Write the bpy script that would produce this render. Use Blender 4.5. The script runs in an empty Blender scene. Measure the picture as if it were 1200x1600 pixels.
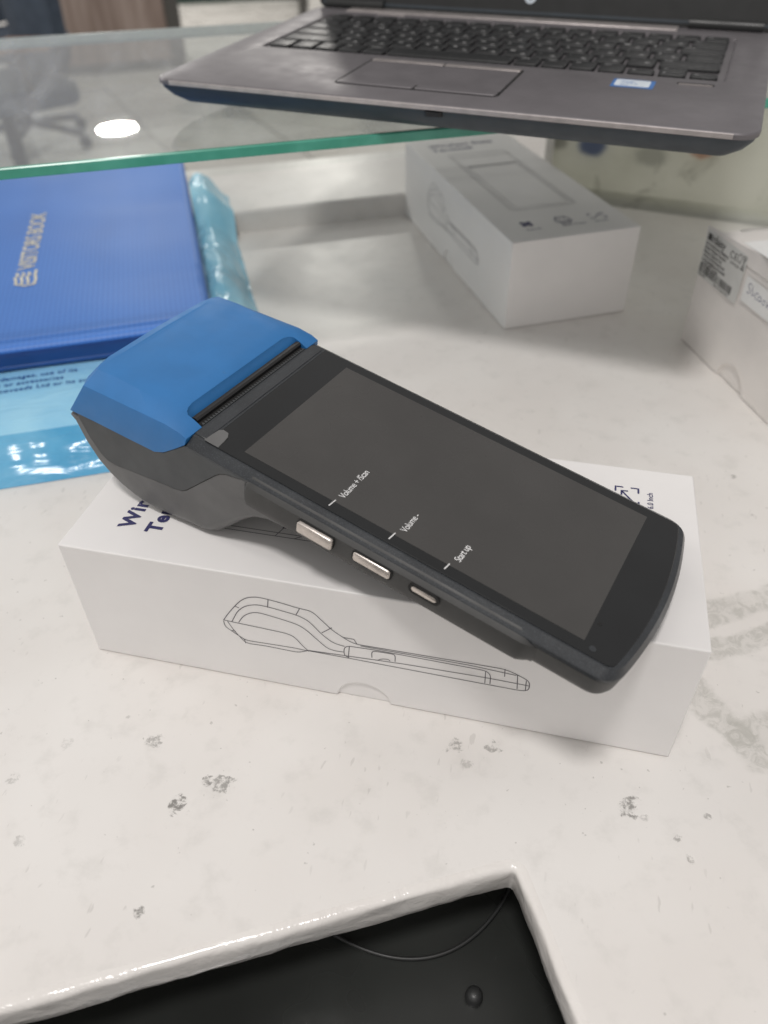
import bpy, bmesh, math, random
from mathutils import Vector, Matrix, noise
random.seed(7)
S = 0.001                                   # meshes are written in millimetres
scene = bpy.context.scene
COL = scene.collection
R = math.radians

# ------------------------------------------------------------------ camera
cam = bpy.data.cameras.new('camera'); cam_o = bpy.data.objects.new('camera', cam); COL.objects.link(cam_o)
cam.sensor_fit = 'VERTICAL'; cam.sensor_height = 36.0; cam.lens = 36.0 * 1208.158 / 1600
cam.clip_start = 0.01; cam.clip_end = 60
cam_o.matrix_world = (Matrix.Translation((0.1824, -0.1888, 0.2771)) @ Matrix.Rotation(0.2443, 4, 'Z')
                      @ Matrix.Rotation(0.8564, 4, 'X') @ Matrix.Rotation(-0.0197, 4, 'Z'))
cam.dof.use_dof = True; cam.dof.focus_distance = 0.305; cam.dof.aperture_fstop = 8.5
scene.camera = cam_o

# ------------------------------------------------------------------ light of the room
world = bpy.data.worlds.new('World'); scene.world = world; world.use_nodes = True
world.node_tree.nodes['Background'].inputs[0].default_value = (1.0, 0.968, 0.945, 1)
world.node_tree.nodes['Background'].inputs[1].default_value = 0.50

def lamp(name, loc, target, radius, power, color):
    l = bpy.data.lights.new(name, 'AREA'); l.shape = 'DISK'; l.size = radius * 2; l.energy = power; l.color = color
    o = bpy.data.objects.new(name, l); COL.objects.link(o); o.location = loc
    o.rotation_euler = (Vector(target) - Vector(loc)).to_track_quat('-Z', 'Y').to_euler()
    return o
lamp('ceiling_lamp_over_counter', (0.06, -0.72, 2.3), (0.16, 0.2, 0), 0.16, 26.5, (1.0, 0.965, 0.94))
lamp('fill_lamp_front', (0.75, -3.0, 2.3), (0.75, -3.0, 0), 0.16, 4, (1.0, 0.955, 0.915))  # unseen fill added behind the camera to brighten front faces
lamp('fill_lamp_room', (-1.6, 5.6, 2.2), (-1.6, 5.6, 0), 0.18, 45, (1.0, 0.96, 0.9))  # unseen lamp added to brighten the far floor and cabinets
lamp('fill_lamp_left', (-4.2, 0.9, 1.9), (0, 0.4, 0), 0.4, 38, (1.0, 0.965, 0.93))  # unseen fill added from low left to light the box under the shelf
lamp('ceiling_lamp_far', (-4.45, 7.47, 2.2), (-4.45, 7.47, 0), 0.19, 110, (1.0, 0.97, 0.93))

scene.view_settings.view_transform = 'Standard'; scene.view_settings.look = 'None'
scene.view_settings.exposure = 0.0; scene.view_settings.gamma = 1.0
scene.render.resolution_x = 768; scene.render.resolution_y = 1024
scene.render.engine = 'CYCLES'
scene.cycles.max_bounces = 8; scene.cycles.diffuse_bounces = 6; scene.cycles.glossy_bounces = 3; scene.cycles.transparent_max_bounces = 10
scene.cycles.caustics_reflective = False; scene.cycles.caustics_refractive = False

# ------------------------------------------------------------------ materials
class NT:
    def __init__(self, name):
        self.m = bpy.data.materials.new(name); self.m.use_nodes = True
        self.t = self.m.node_tree; self.b = self.t.nodes['Principled BSDF']; self.out = self.t.nodes['Material Output']
        self._co = None
    def n(self, typ, **kw):
        x = self.t.nodes.new(typ)
        for k, v in kw.items(): setattr(x, k, v)
        return x
    def l(self, a, b): self.t.links.new(a, b)
    def s(self, sock, v):
        if hasattr(v, 'is_linked') or isinstance(v, bpy.types.NodeSocket): self.l(v, sock)
        else: sock.default_value = v
    def co(self):
        if self._co is None: self._co = self.n('ShaderNodeTexCoord').outputs['Object']
        return self._co
    def math(self, op, a, b=0.0, c=0.0, clamp=False):
        x = self.n('ShaderNodeMath', operation=op, use_clamp=clamp)
        for i, v in enumerate((a, b, c)): self.s(x.inputs[i], v)
        return x.outputs[0]
    def vmath(self, op, a, b=(0, 0, 0)):
        x = self.n('ShaderNodeVectorMath', operation=op); self.s(x.inputs[0], a); self.s(x.inputs[1], b)
        return x.outputs['Value'] if op in ('LENGTH', 'DISTANCE', 'DOT_PRODUCT') else x.outputs[0]
    def noise(self, scale, detail=3, rough=0.55, vec=None, dist=0.0):
        x = self.n('ShaderNodeTexNoise'); x.inputs['Scale'].default_value = scale
        x.inputs['Detail'].default_value = detail; x.inputs['Roughness'].default_value = rough
        x.inputs['Distortion'].default_value = dist
        self.l(vec if vec is not None else self.co(), x.inputs['Vector'])
        return x.outputs['Fac']
    def ramp(self, v, lo, hi, a=0.0, b=1.0):
        x = self.n('ShaderNodeMapRange', interpolation_type='SMOOTHSTEP')
        self.s(x.inputs['Value'], v)
        for k, q in zip(('From Min', 'From Max', 'To Min', 'To Max'), (lo, hi, a, b)): x.inputs[k].default_value = q
        return x.outputs[0]
    def mix(self, fac, a, b):
        x = self.n('ShaderNodeMix', data_type='RGBA'); self.s(x.inputs[0], fac)
        for sock, v in ((x.inputs[6], a), (x.inputs[7], b)):
            self.s(sock, (*v, 1) if isinstance(v, tuple) and len(v) == 3 else v)
        return x.outputs[2]
    def bump(self, h, strength=0.3, dist=0.001):
        x = self.n('ShaderNodeBump'); x.inputs['Strength'].default_value = strength; x.inputs['Distance'].default_value = dist
        self.l(h, x.inputs['Height']); self.l(x.outputs[0], self.b.inputs['Normal']); return x

def pm(name, col, rough=0.5, metal=0.0, var=0.06, scale=60, bump=0.0, bscale=900, bdist=0.0003, spec=0.5, coat=0.0, rvar=0.06, fleck=0.0):
    t = NT(name)
    nz = t.noise(scale, 4)
    c0 = tuple(max(0, c * (1 - var * 2)) for c in col); c1 = tuple(c * (1 + var * 2) for c in col)
    c = t.mix(t.ramp(nz, 0.25, 0.75), c0, c1)
    if fleck > 0:
        c = t.mix(t.ramp(t.noise(3200, 1), 0.55, 0.72, 0, fleck), c, (0.45, 0.5, 0.55))
    t.s(t.b.inputs['Base Color'], c)
    t.s(t.b.inputs['Roughness'], t.ramp(t.noise(scale * 1.7, 3), 0.2, 0.8, max(0, rough - rvar), rough + rvar))
    t.b.inputs['Metallic'].default_value = metal; t.b.inputs['Specular IOR Level'].default_value = spec
    t.b.inputs['Coat Weight'].default_value = coat; t.b.inputs['Coat Roughness'].default_value = 0.08
    if bump > 0: t.bump(t.noise(bscale, 2), bump, bdist)
    return t.m

M = {}
M['plastic'] = pm('charcoal_plastic', (0.115, 0.115, 0.115), 0.46, bump=0.25, bscale=2600, bdist=0.0001)
M['grip'] = pm('dark_grip_plastic', (0.040, 0.040, 0.039), 0.5, bump=0.25, bscale=2600, bdist=0.0001)
M['panel'] = pm('dark_grey_plastic', (0.055, 0.059, 0.062), 0.5, bump=0.25, bscale=2600, bdist=0.0001)
M['frame'] = pm('flecked_dark_paint', (0.022, 0.025, 0.029), 0.33, var=0.1, bump=0.2, bscale=1800, bdist=0.0001, fleck=0.10, spec=0.6)
M['blue'] = pm('blue_plastic', (0.024, 0.165, 0.43), 0.5, var=0.03, bump=0.2, bscale=2400, bdist=0.0001)
M['black'] = pm('black_plastic', (0.012, 0.012, 0.013), 0.4, var=0.1)
M['gap'] = pm('dark_gap', (0.006, 0.006, 0.006), 0.7)
M['cover'] = pm('black_cover_glass', (0.010, 0.011, 0.012), 0.16, var=0.08, scale=30, rvar=0.04)
M['display'] = pm('display_film_with_sheen', (0.054, 0.052, 0.050), 0.30, var=0.04, scale=25, rvar=0.12)  # the ceiling's sheen on the film is put into this grey
M['film'] = pm('film_tab', (0.13, 0.13, 0.13), 0.4)
M['steel'] = pm('brushed_steel', (0.62, 0.57, 0.53), 0.34, metal=1.0, var=0.05, scale=300)
M['ink_white'] = pm('white_ink', (0.80, 0.80, 0.80), 0.6)
M['legend'] = pm('grey_legend', (0.5, 0.5, 0.5), 0.6)
M['ink_line'] = pm('grey_ink', (0.10, 0.095, 0.11), 0.6)
M['ink_navy'] = pm('navy_ink', (0.035, 0.035, 0.12), 0.55)
M['ink_dark'] = pm('dark_ink', (0.04, 0.038, 0.038), 0.6)
M['ink_pen'] = pm('pen_ink', (0.05, 0.05, 0.16), 0.6)
M['gold'] = pm('gold_foil', (0.80, 0.74, 0.60), 0.5, metal=0.1, var=0.12, scale=400)
M['card'] = pm('white_coated_card', (0.80, 0.785, 0.775), 0.42, var=0.012, scale=25, bump=0.06, bscale=900, bdist=0.0001)
M['card2'] = pm('white_inner_card', (0.70, 0.685, 0.67), 0.6, var=0.02)
M['carton'] = pm('worn_white_card', (0.79, 0.755, 0.725), 0.55, var=0.035, scale=18, bump=0.12, bscale=300, bdist=0.0002)
M['sticker'] = pm('sticker_paper', (0.62, 0.62, 0.60), 0.35, var=0.03, scale=50)
M['paper'] = pm('white_paper', (0.83, 0.83, 0.82), 0.6, var=0.02)
M['alu'] = pm('warm_grey_aluminium', (0.165, 0.155, 0.164), 0.46, metal=0.35, var=0.03, scale=40, bump=0.12, bscale=3000, bdist=0.0001)
M['alu_edge'] = pm('bright_aluminium_edge', (0.50, 0.46, 0.45), 0.4, metal=0.7, var=0.06, scale=120)
M['lap_under'] = pm('dark_slate_underside', (0.035, 0.045, 0.055), 0.5, var=0.06)
M['key'] = pm('black_key', (0.020, 0.021, 0.022), 0.42, var=0.08, scale=200)
M['bezel'] = pm('black_bezel', (0.016, 0.017, 0.017), 0.42)
M['lcd'] = pm('laptop_screen', (0.012, 0.014, 0.014), 0.25)
M['sticker_blue'] = pm('sticker_blue', (0.05, 0.16, 0.42), 0.4)
M['sticker_pale'] = pm('sticker_pale', (0.62, 0.68, 0.74), 0.4)
M['book_edge'] = pm('book_dark_blue', (0.018, 0.085, 0.30), 0.4, var=0.05, scale=30)
M['chair'] = pm('chair_fabric', (0.055, 0.075, 0.105), 0.85, var=0.1, scale=20)
M['chair_metal'] = pm('chair_metal', (0.08, 0.08, 0.085), 0.4, metal=0.6)
M['skin_wood'] = pm('warm_wood_arm', (0.36, 0.22, 0.14), 0.5, var=0.1)
M['post'] = pm('dark_post', (0.075, 0.073, 0.066), 0.5)
M['white_wall'] = pm('white_paintwork', (0.76, 0.75, 0.72), 0.5, var=0.02)
M['cabinet_grey'] = pm('grey_laminate', (0.34, 0.35, 0.33), 0.45, var=0.03, scale=5)
M['green_strip'] = pm('dark_green_strip', (0.02, 0.05, 0.04), 0.35)
M['recess'] = pm('dark_recess', (0.028, 0.030, 0.028), 0.26, var=0.15, scale=8, rvar=0.08, spec=0.4)
M['faint_reflection'] = pm('dark_grey_reflection', (0.034, 0.035, 0.035), 0.42)  # dark grey for the made-up reflection shapes in the recess

def m_wood():
    t = NT('brown_wood_veneer'); mp = t.n('ShaderNodeMapping'); mp.inputs['Scale'].default_value = (9, 9, 0.7); t.l(t.co(), mp.inputs[0])
    f = t.noise(1.6, 5, 0.6, mp.outputs[0], 0.6)
    t.s(t.b.inputs['Base Color'], t.mix(t.ramp(f, 0.3, 0.7), (0.20, 0.145, 0.12), (0.36, 0.29, 0.255)))
    t.b.inputs['Roughness'].default_value = 0.45
    return t.m
M['wood'] = m_wood()

def m_floor():
    t = NT('floor_tile'); t.s(t.b.inputs['Base Color'], t.mix(t.ramp(t.noise(1.3, 5), 0.3, 0.7), (0.46, 0.44, 0.41), (0.54, 0.52, 0.49)))
    t.s(t.b.inputs['Roughness'], t.ramp(t.noise(4, 3), 0.3, 0.7, 0.22, 0.34)); return t.m
M['tile'] = m_floor()
M['grout'] = pm('tile_grout', (0.26, 0.25, 0.235), 0.8)

def m_thin_glass(name, tint, haze_amt, haze_col=(0.72, 0.72, 0.68)):
    """clear float glass: straight-through tint plus a Fresnel reflection, with its haze painted in as an uneven pale film"""
    t = NT(name)
    tr = t.n('ShaderNodeBsdfTransparent'); tr.inputs[0].default_value = (*tint, 1)
    gl = t.n('ShaderNodeBsdfGlossy'); gl.inputs['Roughness'].default_value = 0.015
    fr = t.n('ShaderNodeFresnel'); gm = t.n('ShaderNodeNewGeometry')     # same reflectance from both sides of the sheet
    t.l(t.math('MULTIPLY_ADD', gm.outputs['Backfacing'], 1 / 1.5 - 1.5, 1.5), fr.inputs[0])
    mx = t.n('ShaderNodeMixShader'); t.l(fr.outputs[0], mx.inputs[0]); t.l(tr.outputs[0], mx.inputs[1]); t.l(gl.outputs[0], mx.inputs[2])
    df = t.n('ShaderNodeBsdfDiffuse'); df.inputs[0].default_value = (*haze_col, 1)  # pale colour standing in for grey haze over the glass
    mp = t.n('ShaderNodeMapping'); mp.inputs['Rotation'].default_value = (0, 0, 0.9); mp.inputs['Scale'].default_value = (30, 6, 12); t.l(t.co(), mp.inputs[0])
    a = t.ramp(t.noise(1.0, 5, 0.6, mp.outputs[0], 0.4), 0.45, 0.8, haze_amt * 0.25, haze_amt)
    tl = t.n('ShaderNodeBsdfTranslucent'); tl.inputs[0].default_value = (*haze_col, 1)
    ad = t.n('ShaderNodeMixShader'); ad.inputs[0].default_value = 0.4; t.l(df.outputs[0], ad.inputs[1]); t.l(tl.outputs[0], ad.inputs[2])
    m2 = t.n('ShaderNodeMixShader'); t.l(a, m2.inputs[0]); t.l(mx.outputs[0], m2.inputs[1]); t.l(ad.outputs[0], m2.inputs[2])
    t.l(m2.outputs[0], t.out.inputs[0]); t.t.nodes.remove(t.b)
    return t.m
M['glass'] = m_thin_glass('shelf_glass', (0.90, 0.93, 0.915), 0.46)
M['pane'] = m_thin_glass('pane_glass', (0.94, 0.965, 0.95), 0.18)

def m_glass_edge():
    t = NT('green_glass_edge'); nz = t.noise(40, 3)
    t.s(t.b.inputs['Base Color'], t.mix(t.ramp(nz, 0.3, 0.7), (0.06, 0.31, 0.22), (0.10, 0.40, 0.30)))
    t.b.inputs['Roughness'].default_value = 0.22
    return t.m
M['glass_edge'] = m_glass_edge()
M['glass_back'] = pm('pale_glass_edge', (0.42, 0.50, 0.46), 0.3, var=0.06)

def m_dirty_panel():
    """frosted, dirty panel with a blurred view painted in, closing the right of the showcase"""
    t = NT('dirty_panel_painted_view'); nz = t.noise(9, 5, 0.6)
    c = t.mix(t.ramp(nz, 0.3, 0.7), (0.74, 0.745, 0.675), (0.86, 0.86, 0.80))
    c = t.mix(t.ramp(t.noise(34, 4, 0.6, None, 0.8), 0.58, 0.75, 0, 0.55), c, (0.40, 0.40, 0.35))
    for (x, z, r, col, k) in ((0.036, 0.051, 0.015, (0.10, 0.15, 0.30), 0.85), (0.0, 0.052, 0.014, (0.22, 0.22, 0.20), 0.6),
                              (0.137, 0.058, 0.014, (0.50, 0.23, 0.12), 0.7), (0.092, 0.047, 0.018, (0.28, 0.29, 0.26), 0.45)):
        d = t.vmath('DISTANCE', t.vmath('MULTIPLY', t.co(), (1, 0, 1.7)), (x, 0, z * 1.7))
        d = t.math('ADD', d, t.math('MULTIPLY', t.math('SUBTRACT', t.noise(38, 4), 0.5), 0.02))
        c = t.mix(t.ramp(d, r * 0.55, r * 1.15, k, 0.0), c, col)  # blurred coloured things behind the glass, painted into its colour
    t.s(t.b.inputs['Base Color'], c); t.s(t.b.inputs['Roughness'], t.ramp(nz, 0.3, 0.7, 0.22, 0.45))
    t.bump(t.noise(60, 4), 0.25, 0.002)
    tl = t.n('ShaderNodeBsdfTranslucent'); t.s(tl.inputs[0], c)
    mx = t.n('ShaderNodeMixShader'); mx.inputs[0].default_value = 0.6; t.l(t.b.outputs[0], mx.inputs[1]); t.l(tl.outputs[0], mx.inputs[2]); t.l(mx.outputs[0], t.out.inputs[0])
    return t.m
M['dirty_panel'] = m_dirty_panel()

def m_counter(name, chips):
    t = NT(name); co = t.co()
    big = t.noise(7, 3, 0.6); med = t.noise(70, 4, 0.62); patch = t.noise(15, 2)
    c = t.mix(t.ramp(big, 0.3, 0.72), (0.725, 0.695, 0.665), (0.785, 0.765, 0.74))
    c = t.mix(t.ramp(med, 0.50, 0.74, 0, 0.34), c, (0.585, 0.57, 0.54))
    # hairline scratches: thin level sets of a distorted noise, kept to patches
    mp = t.n('ShaderNodeMapping'); mp.inputs['Rotation'].default_value = (0, 0, 0.5); mp.inputs['Scale'].default_value = (1, 0.3, 1); t.l(co, mp.inputs[0])
    nick = t.math('MULTIPLY', t.ramp(t.noise(330, 2, 0.5, mp.outputs[0]), 0.67, 0.73), t.ramp(patch, 0.60, 0.42))
    speck = t.math('MULTIPLY', t.ramp(t.noise(300, 2), 0.70, 0.75), t.ramp(patch, 0.38, 0.56))
    wear = t.math('MAXIMUM', t.math('MULTIPLY', nick, 0.5), speck)
    c = t.mix(t.math('MULTIPLY', wear, 0.55), c, (0.36, 0.345, 0.32))
    tot = None
    jit = t.math('SUBTRACT', t.noise(120, 5, 0.7, None, 1.2), 0.50); jit2 = t.math('SUBTRACT', t.noise(60, 4), 0.5)
    rid = t.ramp(t.noise(150, 5, 0.7, None, 1.0), 0.4, 0.62, 0.28, 0.85)
    for (x, y, r, k) in chips:
        d = t.vmath('DISTANCE', t.vmath('MULTIPLY', co, (1, 1, 0)), (x * S, y * S, 0))
        d = t.math('MULTIPLY_ADD', jit, r * S * 3.4, d)
        mk = t.ramp(d, r * S * 0.6, r * S * 0.9, k, 0.0)
        tot = mk if tot is None else t.math('MAXIMUM', tot, mk)
    if tot is not None:
        crumb = t.ramp(t.noise(360, 4, 0.7), 0.40, 0.58, 0.0, 1.0)
        chip = t.math('MULTIPLY', tot, crumb)
        c = t.mix(chip, c, (0.26, 0.25, 0.235))
        # old glue and scraped paint to the right of the boxes
        for (ax, ay, bx, by, w) in ((262, 74, 345, 132, 9), (262, 36, 285, 8, 9), (280, 18, 340, 52, 10), (268, 60, 330, 96, 7)):
            A = Vector((ax * S, ay * S, 0)); B = Vector((bx * S, by * S, 0)); D = B - A; L2 = D.length_squared
            ap = t.vmath('SUBTRACT', t.vmath('MULTIPLY', co, (1, 1, 0)), tuple(A))
            h = t.math('DIVIDE', t.vmath('DOT_PRODUCT', ap, tuple(D)), L2, clamp=True)
            sc = t.n('ShaderNodeVectorMath', operation='SCALE'); sc.inputs[0].default_value = tuple(D); t.l(h, sc.inputs['Scale'])
            dd = t.math('ADD', t.vmath('DISTANCE', ap, sc.outputs[0]), t.math('MULTIPLY', jit2, 0.013))
            k = t.ramp(dd, w * S * 0.55, w * S * 0.95, 1, 0)
            c = t.mix(t.math('MULTIPLY', t.math('MULTIPLY', k, rid), 0.85), c, (0.47, 0.46, 0.425))
        hgt = t.math('SUBTRACT', t.math('MULTIPLY', med, 0.3), t.math('MULTIPLY', tot, 0.7))
    else: hgt = t.math('MULTIPLY', med, 0.3)
    t.s(t.b.inputs['Base Color'], c)
    t.s(t.b.inputs['Roughness'], t.ramp(big, 0.3, 0.7, 0.30, 0.42))
    t.bump(hgt, 0.35, 0.0012)
    return t.m
CHIPS = [(67, -62, 5.0, 1), (80.5, -50, 4.6, 0.8), (75, -50, 2.6, 0.9), (46, -38, 4.2, 0.65), (71, -102, 3.2, 0.9), (235, -24, 4.4, 0.9),
         (241, -27, 2.6, 0.5), (166, -13, 3.6, 0.7), (181, -10, 4.0, 0.7), (172, -20, 2.6, 0.4), (-1, -66, 3.0, 0.4), (16, -88, 2.6, 0.4),
         (252, -33, 1.6, 0.7), (263, -22, 1.8, 0.6), (256, -40, 1.5, 0.6), (293, 194, 2.4, 0.8), (11, -47, 3.2, 0.2),
         (30, -30, 1.6, 0.4), (330, 230, 2.2, 0.6), (130, 320, 2.2, 0.4), (300, 160, 1.8, 0.5)]
M['counter'] = m_counter('chipped_white_paint', CHIPS)
def m_rim():
    t = NT('thick_gloss_paint'); t.s(t.b.inputs['Base Color'], t.mix(t.ramp(t.noise(30, 4), 0.3, 0.75), (0.76, 0.73, 0.70), (0.80, 0.775, 0.745)))
    t.b.inputs['Roughness'].default_value = 0.17; t.b.inputs['Coat Weight'].default_value = 0.3; t.b.inputs['Coat Roughness'].default_value = 0.05
    t.bump(t.noise(75, 4, 0.6, None, 0.7), 0.35, 0.003); return t.m
M['rim'] = m_rim()
M['ledge'] = m_counter('glossy_white_paint', [])

def m_book():
    t = NT('ribbed_blue_cover'); co = t.co()
    w = t.n('ShaderNodeTexWave', wave_type='BANDS', bands_direction='X'); w.inputs['Scale'].default_value = 90; w.inputs['Distortion'].default_value = 0.6
    w.inputs['Detail'].default_value = 1; t.l(co, w.inputs['Vector'])
    w2 = t.n('ShaderNodeTexWave', wave_type='BANDS', bands_direction='Y'); w2.inputs['Scale'].default_value = 60; w2.inputs['Distortion'].default_value = 3
    t.l(co, w2.inputs['Vector'])
    c = t.mix(t.ramp(t.noise(5, 2), 0.3, 0.7), (0.075, 0.225, 0.66), (0.088, 0.255, 0.72))
    c = t.mix(t.math('MULTIPLY', t.math('MULTIPLY', w.outputs['Fac'], t.math('ADD', w2.outputs['Fac'], 0.4)), 0.32), c, (0.045, 0.15, 0.55))
    t.s(t.b.inputs['Base Color'], c); t.s(t.b.inputs['Roughness'], 0.46)
    t.bump(t.math('ADD', w.outputs['Fac'], t.math('MULTIPLY', w2.outputs['Fac'], 0.4)), 0.14, 0.0004)
    return t.m
M['book'] = m_book()

def m_bag(name, c0, c1):
    t = NT(name); t.s(t.b.inputs['Base Color'], t.mix(t.ramp(t.noise(18, 4, 0.6, None, 0.6), 0.3, 0.72), c0, c1))
    t.b.inputs['Roughness'].default_value = 0.2; t.b.inputs['Specular IOR Level'].default_value = 0.5
    mp = t.n('ShaderNodeMapping'); mp.inputs['Scale'].default_value = (0.5, 1.6, 1); t.l(t.co(), mp.inputs[0])
    t.bump(t.noise(55, 4, 0.55, mp.outputs[0], 0.9), 0.24, 0.004)
    return t.m
M['bag'] = m_bag('pale_blue_film', (0.28, 0.60, 0.84), (0.36, 0.68, 0.88))
M['bag_deep'] = m_bag('clear_blue_film', (0.08, 0.36, 0.62), (0.16, 0.46, 0.70))
M['bag_teal'] = m_bag('teal_blue_film', (0.24, 0.56, 0.74), (0.36, 0.68, 0.84))

# ------------------------------------------------------------------ mesh helpers
def link(o, parent=None):
    COL.objects.link(o)
    if parent is not None: o.parent = parent
    return o
def empty(name, mw, label, cat, group=None):
    o = bpy.data.objects.new(name, None); COL.objects.link(o); o.empty_display_size = 0.02; o.matrix_world = mw
    return tag(o, label, cat, group)
def tag(o, label=None, cat=None, group=None, kind=None):
    for k, v in (('label', label), ('category', cat), ('group', group), ('kind', kind)):
        if v: o[k] = v
    return o
def mk(name, verts, faces, mat, parent=None, smooth=None, scale=S, bevel=None, segs=2, mw=None):
    me = bpy.data.meshes.new(name); me.from_pydata([tuple(c * scale for c in v) for v in verts], [], faces)
    bm = bmesh.new(); bm.from_mesh(me); bmesh.ops.recalc_face_normals(bm, faces=bm.faces); bm.to_mesh(me); bm.free()
    return fin(name, me, mat, parent, smooth, bevel, segs, mw)
def fin(name, me, mat, parent=None, smooth=None, bevel=None, segs=2, mw=None):
    me.materials.clear()
    if mat: me.materials.append(M[mat] if isinstance(mat, str) else mat)
    o = bpy.data.objects.new(name, me); link(o, parent)
    if mw is not None: o.matrix_world = mw
    if bevel:
        b = o.modifiers.new('bevel', 'BEVEL'); b.width = bevel * S; b.segments = segs; b.limit_method = 'ANGLE'; b.angle_limit = R(28)
        b.harden_normals = False
    if smooth or bevel:
        for p in me.polygons: p.use_smooth = True
        a = R(smooth if smooth and smooth is not True else 40)
        try: me.set_sharp_from_angle(angle=a)
        except Exception: pass
    return o
def baked(o):
    """fold the modifiers of an object into its mesh"""
    dg = bpy.context.evaluated_depsgraph_get(); dg.update()
    me = bpy.data.meshes.new_from_object(o.evaluated_get(dg)); o.modifiers.clear(); o.data = me; return o
def cut(o, cutter, op='DIFFERENCE'):
    m = o.modifiers.new('cut', 'BOOLEAN'); m.object = cutter; m.operation = op; m.solver = 'EXACT'
    baked(o); bpy.data.objects.remove(cutter); return o
def loft(rings, closed=True, cap0=True, cap1=True):
    n = len(rings[0]); v = [p for r in rings for p in r]; f = []
    for i in range(len(rings) - 1):
        for j in range(n if closed else n - 1):
            a = i * n + j; b = i * n + (j + 1) % n
            f.append((a, b, b + n, a + n))
    if cap0: f.append(tuple(range(n - 1, -1, -1)))
    if cap1: f.append(tuple((len(rings) - 1) * n + j for j in range(n)))
    return v, f
def box(x0, x1, y0, y1, z0, z1):
    return ([(x0, y0, z0), (x1, y0, z0), (x1, y1, z0), (x0, y1, z0), (x0, y0, z1), (x1, y0, z1), (x1, y1, z1), (x0, y1, z1)],
            [(0, 3, 2, 1), (4, 5, 6, 7), (0, 1, 5, 4), (1, 2, 6, 5), (2, 3, 7, 6), (3, 0, 4, 7)])
def rrect(x0, x1, y0, y1, r, n=6):
    pts = []
    for cx, cy, a0 in ((x1 - r, y1 - r, 0), (x0 + r, y1 - r, 90), (x0 + r, y0 + r, 180), (x1 - r, y0 + r, 270)):
        for k in range(n + 1):
            a = R(a0 + 90 * k / n); pts.append((cx + r * math.cos(a), cy + r * math.sin(a)))
    return pts
def slab(outline, z0, z1):
    return loft([[(x, y, z0) for x, y in outline], [(x, y, z1) for x, y in outline]])
def tube(pts, r, n=8):
    rings = []
    for i, p in enumerate(pts):
        p = Vector(p); a = Vector(pts[max(0, i - 1)]); b = Vector(pts[min(len(pts) - 1, i + 1)]); d = (b - a).normalized()
        u = d.orthogonal().normalized() if abs(d.z) > 0.95 else d.cross(Vector((0, 0, 1))).normalized(); w = d.cross(u)
        rings.append([tuple(p + (u * math.cos(2 * math.pi * k / n) + w * math.sin(2 * math.pi * k / n)) * r) for k in range(n)])
    return loft(rings)
def merge(*parts):
    V, F = [], []
    for v, f in parts:
        o = len(V); V += list(v); F += [tuple(i + o for i in q) for q in f]
    return V, F
def xf(vf, m): return [tuple(m @ Vector(p)) for p in vf[0]], vf[1]
def plane_m(o, x, y):
    x = Vector(x).normalized(); y = Vector(y); y = (y - x * y.dot(x)).normalized(); z = x.cross(y)
    m = Matrix((x, y, z)).transposed().to_4x4(); m.translation = Vector(o); return m
def strokes(lines, w, th=0.12):
    """flat printed lines in the xy plane, each a thin ribbon"""
    V, F = [], []
    for L in lines:
        for i in range(len(L) - 1):
            a = Vector(L[i]); b = Vector(L[i + 1]); d = b - a
            if d.length < 1e-6: continue
            d.normalize(); nrm = Vector((-d.y, d.x)) * w / 2; a = a - d * w * 0.3; b = b + d * w * 0.3
            o = len(V); zz = th + 0.004 * ((i * 7) % 5)
            V += [(a.x - nrm.x, a.y - nrm.y, zz), (b.x - nrm.x, b.y - nrm.y, zz), (b.x + nrm.x, b.y + nrm.y, zz), (a.x + nrm.x, a.y + nrm.y, zz)]
            F.append((o, o + 1, o + 2, o + 3))
    return V, F
_txt = {}
def text_mesh(s, size, bold=0.0, space=1.0, shear=0.0, align='LEFT'):
    k = (s, round(size, 4), bold, space, shear, align)
    if k not in _txt:
        cu = bpy.data.curves.new('t', 'FONT'); cu.body = s; cu.size = size * S; cu.offset = bold * S; cu.space_character = space
        cu.shear = shear; cu.align_x = align; cu.resolution_u = 3
        o = bpy.data.objects.new('t', cu); COL.objects.link(o)
        dg = bpy.context.evaluated_depsgraph_get(); dg.update()
        me = bpy.data.meshes.new_from_object(o.evaluated_get(dg)); bpy.data.objects.remove(o); bpy.data.curves.remove(cu); _txt[k] = me
    return _txt[k]
def text(name, s, size, mat, parent, m, bold=0.0, space=1.0, shear=0.0, align='LEFT'):
    me = text_mesh(s, size, bold, space, shear, align).copy(); me.transform(m if m else Matrix())
    return fin(name, me, mat, parent)
def mm(o, x, y):                                    # plane matrix from millimetre origin
    return plane_m(Vector(o) * S, x, y)
def flat(name, vf, mat, parent, m, **kw):           # artwork drawn in mm on a plane of the parent
    mq = m.copy(); mq.translation = m.translation / S
    return mk(name, *xf(vf, mq), mat, parent, **kw)
def dup(root, mw, label):
    c = root.copy(); COL.objects.link(c); c.matrix_world = mw; c['label'] = label
    for ch in list(root.children):
        d = ch.copy(); COL.objects.link(d); d.parent = c
        for g in list(ch.children):
            h = g.copy(); COL.objects.link(h); h.parent = d
    return c
CA, SA = math.cos(R(28)), math.sin(R(28))
def EG(e, g, z=0.0): return Vector((e * CA - g * SA, e * SA + g * CA, z))     # showcase axes, metres
def eg_matrix(e, g, z=0.0): return Matrix.Translation(EG(e, g, z)) @ Matrix.Rotation(R(28), 4, 'Z')

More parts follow.
